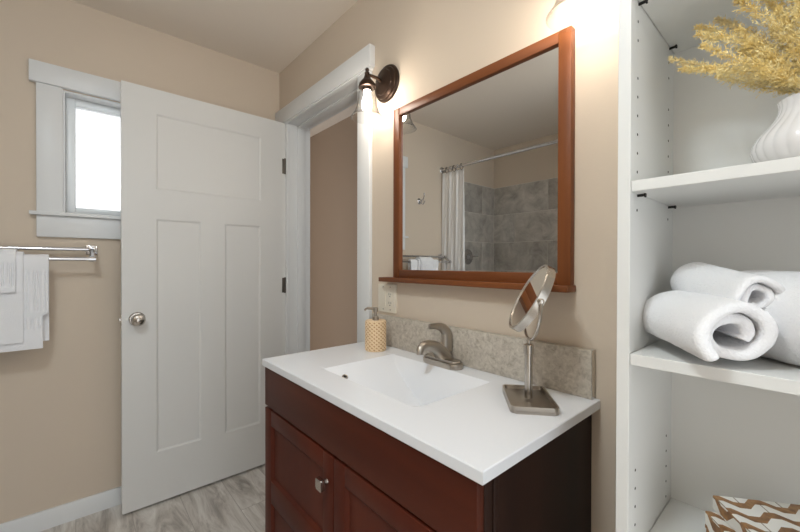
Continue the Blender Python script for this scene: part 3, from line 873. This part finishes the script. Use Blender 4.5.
specs = [((-.176, .79, 1.556), (-.085, .80, 1.500), 260, .016), ((-.165, .83, 1.548), (-.075, .81, 1.496), 220, .016),
         ((-.135, .77, 1.572), (-.06, .79, 1.52), 260, .018), ((-.14, .80, 1.600), (-.065, .80, 1.530), 300, .020), ((-.118, .83, 1.615), (-.055, .81, 1.535), 300, .020),
         ((-.088, .78, 1.610), (-.04, .79, 1.54), 300, .020), ((-.065, .82, 1.625), (-.03, .81, 1.55), 300, .020),
         ((-.035, .79, 1.635), (-.015, .80, 1.55), 260, .020), ((-.005, .77, 1.640), (.0, .79, 1.56), 260, .022), ((.03, .81, 1.640), (.015, .80, 1.55), 240, .020),
         ((-.12, .74, 1.50), (-.06, .77, 1.492), 220, .015), ((-.03, .72, 1.60), (-.01, .76, 1.53), 260, .018), ((.08, .78, 1.61), (.035, .79, 1.53), 200, .02),
         ((.12, .82, 1.56), (.06, .81, 1.51), 200, .02), ((-.155, .76, 1.520), (-.075, .78, 1.492), 200, .013), ((.02, .71, 1.58), (.012, .75, 1.52), 200, .02)]
for k in range(8):
    a = random.uniform(-1.25, .5); e = random.uniform(.06, .14); y = random.uniform(.73, .86)
    specs.append(((VC.x+.15*math.sin(a)*random.uniform(.6, 1), y, 1.49+.12*math.cos(a)*random.uniform(.6, 1.)), (VC.x+.065*math.sin(a), (y+.8)/2, 1.455+.06*math.cos(a)), 240, .015))
for i, (tp, md, nf, wd) in enumerate(specs):
    plume(tp, md, nf, wd, STRAW if i % 4 else STRAWP, i, LBL)

# rolled towels
def roll(name, label, p0, p1, rx, rz, turns, layers, tail=0., seed=0, up=(0, 0, 1), start=-PI*.6, lag=0.):
    "p0 front end of the axis, p1 back end; spiral cloth cross-section rx by rz"
    p0 = V(p0); p1 = V(p1); ax_ = (p1-p0); L = ax_.length; ax_.normalize()
    side = ax_.cross(V((0, 0, 1))).normalized(); upv = side.cross(ax_)
    th = 1.0/(layers+.35)
    n = 130; NU = 22
    out, inn = [], []
    for k in range(n+1):
        t = k/n
        a = start-2*PI*turns*t
        q = 1-th*turns*t*.98
        q = max(q, .04)
        nz = .06*noise.noise(V((math.cos(a)*1.5, math.sin(a)*1.5, t*3+seed)))*(.3+t)
        out.append((a, q+nz, t)); inn.append((a, max(q+nz-th*.80, .0), t))
    sec = out+inn[::-1]
    b = MB()
    rows = []
    for i in range(NU+1):
        f = i/NU; row = []
        ed = min(i, NU-i)
        shrink = (.985 if ed == 0 else 1.0)
        for k, (a, q, t) in enumerate(sec):
            off = 0
            if f < .5: off = -(lag*max(0, 1-t*turns/.45)) + .012*t - .010*noise.noise(V((t*9, seed, 2)))
            s = f*L
            if f < .5: s = s+off*(1-2*f)
            else: s = s+.012*noise.noise(V((t*7, seed+3, 1)))*(2*f-1)-.02*t*(2*f-1)
            x = rx*q*math.cos(a); z = rz*q*math.sin(a)
            wob = .05*noise.noise(V((x*14+seed, z*14, s*9)))+.02*noise.noise(V((x*60+seed, z*60, s*50)))
            x *= (1+wob)*shrink; z *= (1+wob)*shrink
            z = max(z, -rz*.93)
            row.append(b.bm.verts.new(p0+ax_*s+side*x+upv*z))
        rows.append(row)
    m_ = len(sec)
    for i in range(NU):
        for k in range(m_):
            k2 = (k+1) % m_
            b.bm.faces.new((rows[i][k], rows[i][k2], rows[i+1][k2], rows[i+1][k]))
    for row in (rows[0], rows[-1]):
        for k in range(n): b.bm.faces.new((row[k], row[k+1], row[m_-2-k], row[m_-1-k]))
    o = b.build(name, TERRY, None, smooth=180)
    sb = o.modifiers.new('soft', 'SUBSURF'); sb.levels = 1; sb.render_levels = 1
    return tag(o, label, 'towel')
SHZ = 1.0435
roll('rolled_towel', 'loosely rolled white towel lying lowest and leftmost on the middle shelf', (-.076, .696, SHZ+.051), (-.172, .832, SHZ+.057), .068, .054, 1.7, 2.5, seed=2, start=-PI*.80, lag=.045)
roll('rolled_towel', 'rolled white towel resting on top of two other rolled towels', (-.053, .746, SHZ+.097), (-.158, .875, SHZ+.120), .046, .043, 2.2, 3.0, seed=8, start=-PI*.35, lag=.0)
roll('rolled_towel', 'biggest rolled white towel at the right of the middle shelf', (.060, .765, SHZ+.073), (-.082, .880, SHZ+.074), .080, .078, 2.6, 3.6, seed=5, start=-PI*.3, lag=.0)

# inlaid boxes, one on the other
def inlay_box(name, label, corner, rz, ex, ey, z0, z1, lidz=None):
    "corner = back left top corner; ex along local x, ey along local -y"
    r = thing(name, label, 'decorative box', (corner[0], corner[1], z0), rz)
    def part(nm, a0, a1, g):
        b = MB(); b.box(g, ex-g, -ey+g, -g, a0, a1, .0012, seg=1)
        o = b.build(nm, INLAY, r, smooth=20)
        uv = o.data.uv_layers.new(name='UVMap')
        for p in o.data.polygons:
            n_ = p.normal
            for li in p.loop_indices:
                c = o.data.vertices[o.data.loops[li].vertex_index].co
                if abs(n_.z) > .6: q = (c.x, c.y)
                elif abs(n_.x) > abs(n_.y): q = (c.y, c.z-c.x)
                else: q = (c.x, c.z)
                uv.data[li].uv = q
        return o
    H = z1-z0
    if lidz:
        part('box_body', 0, H-lidz, .001); part('lid', H-lidz+.0006, H, 0)
    else: part('box_body', 0, H, 0)
RB = math.radians(37)
inlay_box('decorative_box', 'larger brown and white inlaid box underneath on the bottom shelf', (-.1265, .802), RB, .175, .124, .687, .7765, .03)
inlay_box('decorative_box', 'brown and white inlaid box stacked on top of the larger inlaid box', (-.119, .818), RB, .150, .110, .7768, .800)
